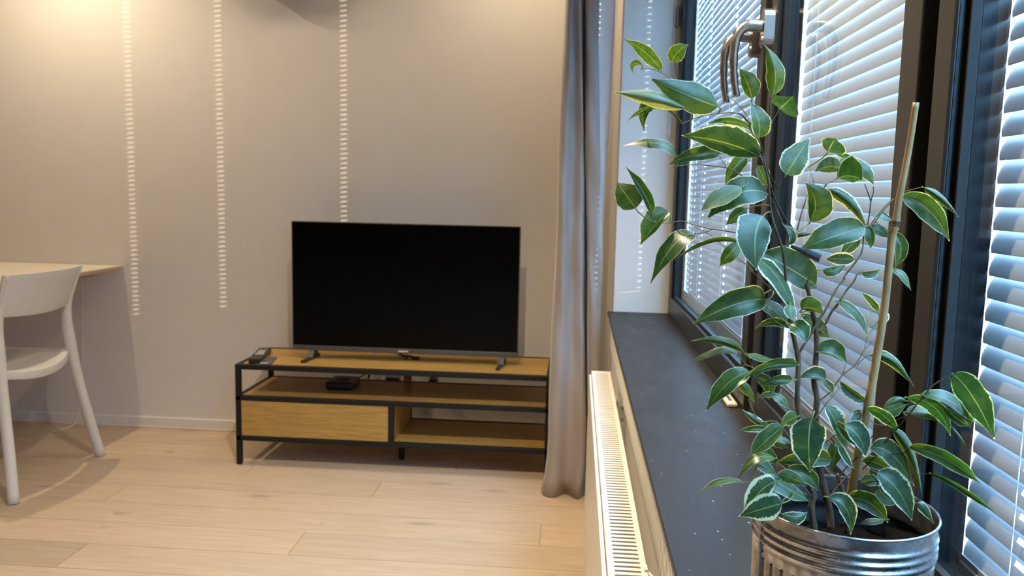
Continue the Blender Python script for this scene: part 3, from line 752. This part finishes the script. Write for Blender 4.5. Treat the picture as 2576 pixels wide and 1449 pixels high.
LEAVES = [[639,6743,12008,515,6708,12134,336,6748,12252,-31,51,-34,30,-51,33,647,6742,11998,10,75,0],
[724,6757,12077,763,6714,12146,844,6712,12207,-50,1,45,50,-1,-45,717,6756,12066,25,95,0],
[487,6735,12043,415,6715,12049,417,6722,11977,16,21,-12,-20,-15,18,486,6731,12014,10,90,0],
[1444,6364,11773,1449,6347,11961,1375,6403,12149,-61,41,-5,81,56,20,1450,6394,11765,25,95,0],
[1511,6396,11681,1529,6282,11711,1558,6198,11750,-71,-50,56,90,-4,-95,1502,6395,11673,0,35,0],
[1317,6479,11762,1271,6463,11878,1212,6498,11992,-37,36,-14,87,11,38,1230,6464,11694,20,70,0],
[1053,6415,11692,818,6348,11763,526,6398,11897,-34,39,-101,48,71,114,1071,6505,11648,22,50,0],
[801,6358,11670,532,6288,11730,247,6329,11781,-3,87,-47,20,101,73,872,6525,11599,50,40,75],
[648,6614,11704,512,6569,11688,516,6580,11506,41,-43,-34,-47,-43,25,803,6515,11566,10,60,0],
[639,6517,11689,487,6471,11657,365,6482,11570,10,55,-8,-12,-54,12,803,6515,11566,30,40,0],
[1346,6227,11310,1072,6155,11403,758,6198,11454,-2,85,-70,24,-24,126,1377,6320,11310,35,45,0],
[1348,6409,11501,1154,6363,11576,974,6387,11557,9,67,-19,-7,-63,29,1343,6333,11490,40,45,0],
[1327,6213,11446,1317,6199,11573,1256,6239,11707,-63,-41,-18,85,9,22,1344,6289,11440,40,75,0],
[765,6568,11334,613,6521,11414,351,6542,11392,-13,-78,-48,12,80,45,785,6558,11240,15,50,0],
[1093,6465,11340,891,6405,11324,696,6422,11244,3,-71,-51,-22,-57,52,1112,6504,11342,15,50,0],
[1309,6527,11328,1212,6478,11226,1147,6486,11090,42,-31,-33,-53,-30,31,1359,6347,11362,10,85,0],
[1552,6247,11183,1624,6274,11304,1742,6376,11464,-91,-1,55,91,18,-52,1565,6322,11175,45,70,0],
[1465,6466,11110,1407,6435,11201,1386,6435,11256,-43,-29,-18,56,7,26,1436,6312,11097,10,80,0],
[466,6552,10900,394,6615,11003,318,6730,11110,-81,18,-61,96,16,71,637,6599,10787,10,75,0],
[596,6606,10873,525,6577,11035,382,6631,11230,-33,-77,-17,39,-59,26,637,6599,10787,10,25,0],
[743,6653,10875,638,6597,10772,522,6604,10606,21,-59,-20,-99,2,82,755,6597,10791,10,80,0],
[936,6519,10711,761,6439,10615,600,6446,10308,45,-84,-41,-55,78,49,947,6521,10717,20,55,0],
[1236,6349,10666,995,6276,10659,749,6292,10503,-10,-98,-9,-22,-94,24,1252,6358,10731,15,40,0],
[1220,6197,11078,1050,6139,10996,920,6153,10901,23,-49,-51,-32,38,62,1286,6400,11162,40,40,60],
[1438,6312,11035,1213,6241,11035,983,6253,10834,30,-66,-92,-45,35,111,1458,6344,11036,30,40,0],
[1312,6432,10916,1235,6399,10864,1157,6405,10792,36,-2,-45,-31,15,40,1455,6259,10948,10,70,0],
[1354,6036,10876,1282,5922,10731,1296,5886,10487,119,63,-13,-149,-10,15,1463,6252,10887,35,30,0],
[1271,6432,10648,1194,6393,10568,1122,6399,10465,49,-1,-40,-42,14,36,1272,6347,10724,10,85,0],
[1889,6483,10334,1639,6428,10479,1437,6479,10593,-65,-80,-80,80,23,140,1800,6400,10321,5,40,0],
[1352,6181,10556,1514,6118,10404,1673,6152,10100,72,102,24,-80,-97,-32,1335,6358,10477,55,45,0],
[1434,6156,10247,1180,6072,10209,889,6090,10046,20,-84,-81,-51,-59,109,1519,6281,10297,12,40,0],
[1594,6236,10659,1609,6227,10733,1544,6250,10816,-22,-34,-3,43,5,13,1546,6230,10643,40,30,0],
[1661,6388,10717,1739,6379,10733,1832,6405,10743,5,31,17,11,26,-22,1696,6395,10748,40,30,0],
[1958,6630,11376,1946,6523,11421,1952,6442,11469,-59,46,41,107,2,-56,1803,6603,11252,5,20,0],
[2061,6622,11238,1964,6595,11260,1855,6603,11218,15,28,-45,-9,9,79,2028,6565,11172,25,55,0],
[1995,6449,11169,2049,6351,11182,2120,6288,11152,9,19,153,20,65,-39,2012,6540,11169,30,55,0],
[2137,6667,11333,2263,6636,11242,2335,6658,11121,47,52,30,-53,-10,-49,2028,6565,11172,45,55,0],
[2159,6707,11337,2084,6689,11355,2030,6701,11374,3,20,-14,0,-15,20,2028,6565,11172,10,40,0],
[1779,6355,10833,1794,6315,10987,1712,6332,11130,-37,58,-9,139,13,23,1794,6415,10820,25,60,0],
[1933,6546,11082,2107,6502,10988,2265,6537,10780,60,83,39,-13,67,-41,1941,6552,11126,60,50,0],
[2167,6306,10802,1916,6225,10728,1679,6247,10621,6,-80,-73,-45,9,116,2232,6462,10801,30,50,0],
[2262,6502,10801,2278,6476,10719,2285,6483,10631,28,-15,5,-49,-5,-6,2259,6503,10813,35,60,0],
[2457,6575,10857,2360,6553,10885,2283,6566,10893,-14,-29,-26,15,31,23,2351,6480,10916,10,60,0],
[2287,6503,10802,2355,6487,10770,2436,6505,10712,25,14,37,-23,-6,-39,2276,6503,10807,35,40,0],
[2488,6611,10748,2544,6572,10637,2511,6580,10468,53,-22,6,-65,-46,-1,2309,6496,10841,30,50,0],
[2151,6428,10548,2026,6396,10552,1925,6410,10548,1,-7,-56,-4,-6,53,2163,6429,10548,65,35,0],
[1890,6330,10466,1970,6317,10467,2063,6349,10515,-3,25,31,13,-4,-43,1792,6402,10347,40,60,0],
[2237,6578,10708,2143,6541,10638,2083,6549,10566,39,7,-40,-38,2,41,2221,6503,10719,50,60,0],
[2237,6495,10446,2301,6482,10431,2384,6511,10479,-14,-16,31,3,-16,-33,2199,6491,10431,50,40,0],
[2446,6362,11038,2627,6313,10939,2811,6351,10709,32,-52,65,-83,-80,-60,2436,6362,11044,30,50,0],
[2537,6221,11107,2657,6186,11026,2801,6216,10896,42,64,20,4,53,-26,2527,6221,11113,30,50,0],
[2469,6516,10471,2548,6493,10423,2625,6509,10308,35,41,15,-35,-41,-17,2431,6516,10492,10,75,0],
[1415,6238,10219,1543,6204,10139,1672,6232,9996,49,53,37,-48,-54,-35,1508,6293,10308,25,45,0],
[1610,6220,10038,1495,6190,10071,1376,6200,10018,-7,-42,-23,-12,-32,40,1638,6168,10055,40,65,0],
[1612,6093,10075,1664,6028,10043,1699,5992,9960,63,11,54,-51,-39,-31,1617,6153,10072,40,40,0],
[1587,6053,10228,1583,6006,10178,1601,5985,10118,44,14,9,-45,-5,-11,1613,6160,10227,45,90,0],
[1727,6247,10164,1800,6235,10184,1901,6255,10123,19,11,83,5,34,-30,1832,6348,10163,20,75,0],
[1796,6438,10087,1902,6410,10008,2002,6435,9927,44,10,56,-39,1,-56,1839,6332,10115,10,55,0],
[2022,6399,10225,2172,6361,10141,2272,6386,9956,48,71,14,-54,-68,-22,2042,6398,10208,35,50,0],
[2423,6613,10126,2356,6597,10206,2287,6620,10271,-7,28,-20,13,-24,24,2308,6489,9948,50,40,0],
[2460,6636,10133,2496,6619,10083,2482,6623,10013,29,21,1,-32,-17,-3,2308,6489,9948,80,50,0],
[1875,6265,9842,1981,6247,9834,2100,6273,9761,37,15,103,-23,-51,-12,1872,6294,9838,10,60,0],
[1297,6116,9835,1113,6068,9933,875,6093,9919,9,73,-43,20,80,21,1307,6116,9829,20,80,0],
[1248,6160,9841,1067,6105,9841,876,6118,9738,-6,-71,-10,4,71,14,1260,6161,9842,15,65,0],
[1313,6117,9835,1400,6100,9812,1512,6128,9800,11,35,17,-11,-34,-19,1302,6116,9839,15,80,0],
[1325,6048,9716,1152,5979,9633,1006,5987,9416,34,-65,-35,-48,53,50,1366,6108,9721,25,60,0],
[1653,6025,9784,1452,5967,9776,1274,5983,9679,-10,-72,-11,-28,-59,57,1690,6116,9767,15,40,0],
[1638,6065,9658,1521,6031,9657,1394,6041,9616,-3,-40,-26,-16,-31,45,1697,6126,9657,20,30,0],
[1371,6078,9669,1465,6057,9624,1473,6066,9496,35,-17,29,-39,13,-29,1394,6086,9715,10,35,0],
[1254,6127,9615,1319,6107,9568,1389,6121,9472,31,29,18,-24,15,-31,1314,6148,9750,15,90,0],
[1521,6007,9563,1445,5985,9559,1370,5991,9530,-1,-26,-14,0,25,17,1544,6015,9616,40,70,0],
[1486,5992,9561,1547,5976,9530,1617,5990,9457,23,26,16,-25,-21,-23,1518,6003,9632,30,65,0],
[1932,6218,9638,1837,6192,9662,1719,6202,9645,-11,-39,-7,2,10,85,2027,6311,9570,40,20,0],
[1914,6279,9619,1974,6264,9578,2002,6273,9514,30,5,25,-27,-17,-16,1859,6275,9617,50,60,0],
[2079,6330,9601,2182,6300,9521,2313,6329,9443,-5,-46,28,-41,-33,-42,2069,6330,9609,40,30,0],
[2281,6337,9815,2429,6300,9794,2636,6336,9579,51,82,18,6,69,-50,2269,6336,9817,40,55,0],
[1442,5927,9336,1345,5903,9388,1255,5927,9458,-4,33,-29,24,37,16,1440,5931,9368,60,50,0],
[1429,5924,9318,1336,5898,9321,1240,5908,9302,-4,-31,-17,-9,-26,33,1425,5930,9367,60,70,0],
[1715,5774,9449,1704,5777,9287,1753,5851,9024,133,32,-7,-133,-10,1,1783,5999,9401,40,20,0],
[1503,5705,9404,1377,5652,9310,1273,5662,9187,48,37,-52,-54,2,56,1541,5818,9381,20,50,0],
[1692,6038,9390,1622,5992,9376,1548,5973,9333,25,16,-43,-27,4,49,1716,6084,9382,30,65,0],
[1461,5721,9166,1305,5675,9165,1206,5683,9010,12,-51,-21,-5,55,11,1485,5810,9110,15,55,0],
[1237,5638,9006,1056,5585,9020,875,5595,8878,-7,-72,7,7,72,-7,1329,5660,9135,30,60,0],
[1448,5599,9033,1331,5549,8974,1222,5553,8796,58,29,-59,-64,2,61,1506,5742,9020,75,35,0],
[1474,5505,8914,1350,5479,8882,1183,5509,8804,33,14,-94,-31,9,94,1606,5799,8935,65,20,0],
[1535,5713,8753,1636,5702,8749,1713,5730,8774,3,30,24,8,-7,-63,1660,5834,8900,50,35,0],
[1954,6057,9065,1748,6001,9077,1547,6022,9032,-12,-65,-40,-22,-46,84,1901,6161,9019,35,35,0],
[1393,5730,9039,1553,5695,8957,1722,5734,8854,39,63,23,-43,-58,-34,1402,5690,9094,15,40,0],
[1479,5695,9049,1578,5678,9037,1691,5702,8974,21,21,43,-8,18,-50,1475,5723,9041,30,50,0],
[1595,5888,9030,1734,5866,8996,1825,5888,8878,27,-14,59,-37,-44,-27,1576,5858,9043,30,35,0],
[1940,6183,9444,2001,6145,9330,2069,6162,9179,82,11,39,-53,-47,-7,1933,6184,9454,65,40,0],
[2004,6128,9174,2000,6096,9115,1973,6098,8938,60,4,-9,-60,-4,9,1971,6129,9208,30,55,0],
[2015,6049,9181,2048,6021,9104,2125,6037,9009,37,32,9,-34,-34,-6,1990,6127,9224,75,40,0],
[1982,5881,9384,2079,5851,9304,2138,5867,9159,75,12,51,-55,-44,-18,2084,6115,9305,40,20,0],
[1979,6028,9340,2039,6005,9278,2122,6022,9190,1,-32,22,-31,-34,-11,2047,6120,9273,30,45,0],
[2166,6093,9419,2115,6054,9390,2079,6037,9350,29,-1,-26,-25,7,23,2186,6090,9378,35,20,0],
[1917,5904,8824,2032,5871,8758,2080,5885,8557,66,3,44,-59,-54,-7,1955,6052,8776,50,30,0],
[1303,5710,9180,1388,5687,9110,1473,5709,9057,30,24,29,-30,-24,-29,1294,5711,9187,30,60,0],
[1456,5873,9264,1516,5859,9234,1593,5876,9195,17,20,22,-14,3,-34,1437,5836,9280,30,70,0],
[1393,5811,9197,1444,5794,9159,1504,5805,9076,27,-5,30,-33,-6,-30,1374,5767,9218,30,75,0],
[1471,5829,9278,1530,5818,9279,1615,5835,9237,11,26,10,-12,-21,-21,1460,5828,9279,30,60,0],
[2623,5701,9824,2741,5638,9677,2923,5672,9381,56,-45,70,-44,57,-67,2616,5701,9832,35,30,0],
[2702,5754,9649,2753,5724,9562,2782,5735,9431,10,-34,19,-51,-37,-4,2595,5708,9805,10,85,0],
[2447,5757,9665,2627,5719,9630,2851,5763,9456,56,85,21,-54,-86,-13,2458,5755,9645,20,55,0],
[2397,5865,9608,2572,5827,9554,2713,5858,9342,-1,-65,54,-4,62,-58,2411,5924,9597,40,40,0],
[2423,5937,9566,2328,5910,9566,2251,5916,9500,21,28,-30,0,30,21,2434,5938,9567,20,55,0],
[2304,6066,9450,2379,6054,9468,2492,6088,9506,-11,15,47,17,-5,-53,2292,6065,9448,30,55,0],
[2406,5907,9492,2566,5887,9491,2702,5920,9406,33,52,32,-32,-56,-21,2400,5848,9477,10,55,0],
[2617,5778,9569,2691,5755,9503,2790,5777,9439,-1,-31,29,-33,-36,-16,2481,5744,9685,30,60,0],
[2673,5765,9434,2719,5743,9372,2785,5756,9291,23,34,-3,8,31,-15,2648,5766,9464,10,60,0],
[2182,6025,9478,2296,5998,9434,2423,6023,9303,5,-41,44,-16,31,-52,2248,6116,9411,55,60,0],
[2209,5980,9190,2349,5942,9163,2543,5974,8916,74,64,49,-69,-72,-35,2215,6091,9169,40,35,0],
[2230,6147,9032,2319,6130,9030,2438,6154,8957,9,-12,51,-23,-25,-39,2218,6146,9033,30,45,0],
[2216,5837,9054,2352,5790,8946,2479,5817,8713,84,14,64,-81,-66,-25,2291,6016,8928,50,30,0],
[2335,5999,9352,2462,5934,9203,2594,5961,8862,76,103,-11,10,95,-46,2327,5999,9361,10,70,0],
[2416,5806,9261,2619,5759,9215,2929,5817,9015,-25,-91,72,-64,-105,-9,2405,5806,9264,15,65,0],
[2551,5750,9093,2721,5700,9021,3018,5755,8826,-38,-95,48,-55,-99,18,2541,5750,9098,10,60,0],
[2515,5846,8834,2566,5827,8803,2641,5839,8692,34,31,9,-24,10,-33,2459,5864,9026,60,30,0],
[2125,6122,8741,2274,6094,8728,2436,6125,8565,24,-24,79,-48,-57,-34,2143,6258,8690,35,45,0],
[2395,6102,8596,2286,6073,8588,2202,6083,8562,-7,-33,-10,6,32,13,2437,6106,8603,20,40,0],
[2217,6139,8868,2304,6126,8898,2434,6154,8847,13,30,35,-13,-30,-34,2260,6036,8919,30,40,0],
[2334,6092,8850,2381,6043,8794,2463,6038,8763,38,9,53,-39,-25,-40,2306,6006,8933,10,50,0],
[2021,6158,9301,2051,6133,9228,2106,6145,9132,40,23,12,-40,-23,-12,2047,6120,9273,30,55,0],
[2183,6170,9422,2146,6150,9379,2123,6153,9319,29,0,-17,-29,0,17,2186,6090,9378,50,40,0]]
STEMS = [[[[1832,5914,8565],[1801,5932,8737],[1816,5943,8825],[1772,5950,8912],[1778,6011,9029],[1742,6083,9266],[1700,6106,9488],[1697,6129,9681],[1696,6143,9800],[1682,6150,9874],[1652,6161,9987],[1630,6172,10096],[1597,6185,10224]],
[2.9,2.0]],
[[[1597,6185,10224],[1587,6199,10348],[1577,6213,10482],[1551,6229,10630],[1512,6238,10734],[1466,6250,10866],[1443,6267,11030],[1428,6280,11148],[1394,6293,11282],[1367,6303,11385],[1321,6315,11518],[1278,6317,11562],[1222,6319,11617],[1186,6319,11637]],
[1.7,0.6]],
[[[1986,6015,8527],[1975,6080,8687],[1944,6092,8807],[1915,6152,8940],[1896,6163,9045],[1883,6241,9319],[1888,6260,9478],[1859,6275,9617],[1868,6289,9730],[1871,6313,9937],[1855,6325,10049],[1837,6333,10125],[1815,6396,10277],[1792,6402,10347]],
[3.4,1.8]],
[[[2154,6161,8458],[2144,6175,8579],[2143,6286,8728],[2104,6346,8865]],
[3.2,1.6]],
[[[1700,6149,9852],[1755,6164,9943],[1847,6234,10078],[1908,6268,10167],[2004,6350,10321],[2081,6403,10402]],
[1.5,1.0]],
[[[2069,6392,10400],[2085,6407,10430],[2160,6424,10529],[2213,6457,10616],[2230,6492,10742],[2253,6500,10791]],
[1.0,0.7]],
[[[1890,6320,9980],[1948,6353,10062],[1994,6385,10145],[2035,6394,10196],[2097,6428,10289],[2169,6463,10373],[2199,6491,10431]],
[1.5,0.9]],
[[[2253,6500,10791],[2269,6515,10908],[2276,6526,10996],[2293,6535,11065],[2292,6541,11114]],
[0.8,0.5]],
[[[2276,6526,10996],[2255,6531,11054],[2223,6537,11132]],
[0.7,0.5]],
[[[2263,6500,10791],[2352,6558,10900],[2445,6622,10989],[2502,6677,11020]],
[0.8,0.5]],
[[[1615,6175,10126],[1593,6186,10234]],
[1.5,1.2]],
[[[1598,6183,10211],[1519,6281,10297],[1429,6378,10385],[1369,6427,10439]],
[0.9,0.6]],
[[[1372,6334,10442],[1296,6383,10511],[1161,6432,10617],[1072,6481,10697],[925,6526,10772]],
[0.7,0.35]],
[[[1409,6271,10680],[1252,6358,10731],[1063,6440,10755],[934,6527,10782],[828,6522,10808],[744,6607,10789],[637,6599,10787]],
[0.8,0.4]],
[[[1063,6440,10755],[1005,6479,10724],[937,6519,10709]],
[0.5,0.4]],
[[[1578,6244,10740],[1511,6307,10919],[1444,6366,11072]],
[1.2,0.8]],
[[[1656,6348,10774],[1567,6306,10874],[1490,6317,11018],[1465,6322,11077]],
[1.1,0.8]],
[[[1696,6397,10762],[1731,6434,10898],[1783,6483,11044]],
[0.8,0.5]],
[[[1696,6395,10748],[1763,6424,10792],[1801,6432,10831]],
[0.6,0.45]],
[[[1470,6323,11081],[1390,6341,11289],[1341,6351,11406],[1282,6363,11551],[1215,6415,11640],[1093,6501,11652],[914,6530,11620],[803,6515,11566]],
[0.9,0.4]],
[[[1282,6363,11551],[1280,6418,11619],[1222,6471,11705],[1144,6570,11803]],
[0.7,0.4]],
[[[1358,6320,11133],[1276,6411,11166],[1153,6456,11229],[1020,6495,11247],[894,6533,11255],[748,6566,11235]],
[0.9,0.4]],
[[[1153,6456,11229],[1112,6508,11300],[1097,6510,11328]],
[0.5,0.4]],
[[[787,6743,11910],[718,6742,11947],[639,6741,11993],[571,6738,12016],[474,6730,12014]],
[0.6,0.3]],
[[[787,6743,11910],[746,6747,11976],[724,6757,12072]],
[0.5,0.4]],
[[[1026,6543,11655],[917,6593,11752],[854,6647,11851],[787,6743,11910]],
[0.6,0.5]],
[[[1517,6319,11018],[1520,6326,11073],[1576,6343,11184]],
[0.7,0.5]],
[[[1515,6326,11082],[1438,6335,11208],[1425,6351,11353],[1429,6369,11499],[1433,6388,11663],[1439,6401,11773]],
[0.8,0.5]],
[[[1429,6371,11517],[1463,6382,11591],[1511,6396,11678]],
[0.5,0.4]],
[[[1872,6548,11134],[1941,6552,11126],[2028,6565,11172]],
[0.5,0.4]],
[[[1842,6545,11129],[1826,6550,11182],[1803,6603,11252]],
[0.4,0.3]],
[[[1842,6546,11134],[1793,6483,11035],[1785,6476,10976]],
[0.5,0.5]],
[[[2287,6504,10801],[2345,6483,10906],[2393,6458,10982],[2444,6350,11065],[2504,6264,11098],[2537,6221,11109]],
[0.7,0.4]],
[[[1686,6106,9498],[1614,6062,9566],[1536,6015,9624],[1467,5967,9657]],
[0.8,0.5]],
[[[1730,6101,9425],[1784,6052,9374]],
[0.7,0.5]],
[[[1910,6261,9468],[1990,6293,9524],[2088,6343,9646],[2204,6408,9724],[2294,6475,9836],[2378,6536,9898]],
[1.0,0.5]],
[[[1859,6194,9328],[1922,6183,9437],[1988,6181,9534],[2044,6193,9602]],
[0.8,0.4]],
[[[2096,6345,9663],[2119,6357,9748]],
[0.5,0.4]],
[[[2294,6476,9845],[2308,6489,9948]],
[0.5,0.4]],
[[[2221,6409,9724],[2254,6372,9785],[2287,6332,9820]],
[0.5,0.4]],
[[[1544,6015,9616],[1439,6063,9692],[1349,6108,9737],[1309,6154,9752],[1256,6159,9833]],
[0.8,0.4]],
[[[1366,6108,9721],[1305,6116,9835]],
[0.5,0.4]],
[[[1811,5941,8808],[1598,5856,9026],[1485,5810,9110]],
[0.8,0.4]],
[[[1751,5893,8842],[1606,5799,8935],[1446,5709,9070],[1329,5660,9135]],
[0.7,0.4]],
[[[1549,5846,9368],[1445,5827,9277],[1320,5712,9180]],
[0.5,0.3]],
[[[1641,5929,9220],[1516,5937,9369],[1395,5927,9367],[1353,5931,9422],[1301,5940,9533],[1350,5941,9510]],
[0.6,0.4]],
[[[1994,6139,8773],[2087,6123,8974],[2181,6098,9104],[2272,6079,9278],[2356,6004,9384],[2426,5924,9455]],
[0.9,0.5]],
[[[2276,6061,9121],[2340,5947,9309],[2409,5834,9501],[2451,5759,9632],[2511,5729,9738],[2623,5701,9827]],
[0.9,0.6]],
[[[2224,6134,8977],[2281,6015,9125],[2391,5889,9183],[2416,5806,9256]],
[0.7,0.5]],
[[[2260,6036,8919],[2380,5955,8955],[2485,5834,9049],[2551,5750,9093]],
[0.6,0.4]],
[[[1933,6134,9175],[2084,6115,9305],[2201,6086,9388],[2270,6087,9345],[2335,5999,9356]],
[0.7,0.4]],
[[[2229,6135,9387],[2304,6058,9481],[2362,6023,9538],[2422,5939,9585]],
[0.6,0.5]],
[[[2012,6021,8556],[2053,5939,8632]],
[0.6,0.4]],
[[[1974,6090,8769],[2125,6165,8905],[2245,6145,9063],[2349,6118,9163]],
[0.8,0.5]]]
CANE = [[2386,6091,11703],[2362,6096,11362],[2325,6100,11020],[2312,6098,10847],[2298,6108,10702],[2276,6094,10204],[2237,6086,9757],[2205,6091,9422],[2183,6110,9201],[2166,6160,8840],[2145,6171,8549]]
CLIP = [[1589,6141,10657],[1790,6081,10573]]
for i, (pts, (r0, r1)) in enumerate(STEMS):
    C = catmull([Vector(p)/1e4 for p in pts], 4); n = len(C)
    rr = [(r0+(r1-r0)*k/(n-1))/1000*(.72 if r0 < 2.5 else .85)*(1+.10*math.sin(k*1.9+i)) for k in range(n)]
    thick = r0 > 1.25
    MB().tube(C, rr, 9 if thick else 6).build('stem' if r0 > 1.6 else 'branch', 'bark' if r1 > .45 else 'twig', fig, smooth=True)
C = catmull([Vector(p)/1e4 for p in CANE], 5); n = len(C)
rr = []
for k in range(n):
    t = k/(n-1); r = .0022+.0013*t
    r += .0010*math.exp(-((t-.335)/.010)**2)+.0007*math.exp(-((t-.295)/.014)**2)
    rr.append(r)
ck = MB().tube(C, rr, 12).build('bamboo_cane', 'bamboo', fig, smooth=True)
mb = MB()
for k in (int(n*.30), int(n*.31)+1):
    d_ = (C[k+1]-C[k]).normalized(); mb.tube([C[k]-d_*.0012, C[k]+d_*.0012], rr[k]*1.04, 10)
mb.build('cane_node', 'bark', ck)
a_, b_ = Vector(CLIP[0])/1e4, Vector(CLIP[1])/1e4
MB().tube([a_, a_.lerp(b_, .3), a_.lerp(b_, .55), b_], [.0014, .0018, .0030, .0032], 8).build('plant_clip', 'clip', fig)

TS = [0, .03, .08, .15, .23, .32, .42, .52, .62, .71, .79, .86, .92, .965, 1.0]
WS = [.0, .28, .56, .78, .92, .985, 1.0, .97, .88, .74, .55, .34, .17, .085, .01]
US = [-1, -.55, 0, .55, 1]
for li, q in enumerate(LEAVES):
    v = [Vector(q[i:i+3])/1e4 for i in range(0, 18, 3)]
    Bp, Mp, Tp, ql, qr, pe = v
    cream, tone = q[18]/100, q[19]/100
    Cp = Mp*2-(Bp+Tp)*.5
    rnd = random.Random(li*13+5)
    bm = bmesh.new(); uvl = bm.loops.layers.uv.new('UVMap'); V = []; UV = {}
    ax = (Tp-Bp).normalized(); nrm = ax.cross(ql-qr).normalized() if (ql-qr).length > 1e-6 else Vector((0, 0, 1))
    hw = max(ql.length, qr.length)
    ph = rnd.random()*6; am = .05+.06*rnd.random()
    for t, wd in zip(TS, WS):
        p = Bp*(1-t)**2+Cp*2*t*(1-t)+Tp*t*t
        tg = ((Cp-Bp)*2*(1-t)+(Tp-Cp)*2*t).normalized()
        row = []
        for u in US:
            qv = ql if u < 0 else qr
            qq = qv-tg*qv.dot(tg)
            qq = qq.normalized()*qv.length if qq.length > 1e-6 else qv
            k = abs(u)
            wob = 1+.05*math.sin(t*19+ph+u*2)*(k > .9)
            pt = p+qq*(k*wd*wob)
            pt += nrm*(hw*wd*(am*math.sin(t*9+ph+(2 if u > 0 else 0))*k*k - .10*(k-k*k)*4*.5))
            vt = bm.verts.new(pt); UV[vt] = ((u+1)/2, t); row.append(vt)
        V.append(row)
    for a, b in zip(V, V[1:]):
        for j in range(4):
            f = bm.faces.new((a[j], a[j+1], b[j+1], b[j])); f.smooth = True
    # petiole
    d1 = (pe-Bp); L_ = d1.length
    if L_ > .0008:
        tg0 = (Cp-Bp).normalized(); c1 = Bp-tg0*L_*.45
        pr = []
        for k in range(5):
            t = k/4; pr.append(Bp*(1-t)**2+c1*2*t*(1-t)+pe*t*t)
        rg = []
        for k, p in enumerate(pr):
            t_ = (pr[min(k+1, 4)]-pr[max(k-1, 0)]).normalized()
            x = t_.cross(Vector((.31, .5, .81))).normalized(); y = t_.cross(x); r = .00055+.00015*k/4
            ring = []
            for j in range(4):
                vt = bm.verts.new(p+x*r*math.cos(PI/2*j)+y*r*math.sin(PI/2*j)); UV[vt] = (.5, -.05-.2*k); ring.append(vt)
            rg.append(ring)
        for a, b in zip(rg, rg[1:]):
            for j in range(4):
                f = bm.faces.new((a[j], a[(j+1) % 4], b[(j+1) % 4], b[j])); f.smooth = True
    for f in bm.faces:
        for lp in f.loops: lp[uvl].uv = UV[lp.vert]
    me = bpy.data.meshes.new('leaf'); bm.to_mesh(me); bm.free(); me.materials.append(M['leaf'])
    o = bpy.data.objects.new('leaf', me); COL.objects.link(o); put(o, fig)
    o.color = (tone, cream, q[20]/100, 1)
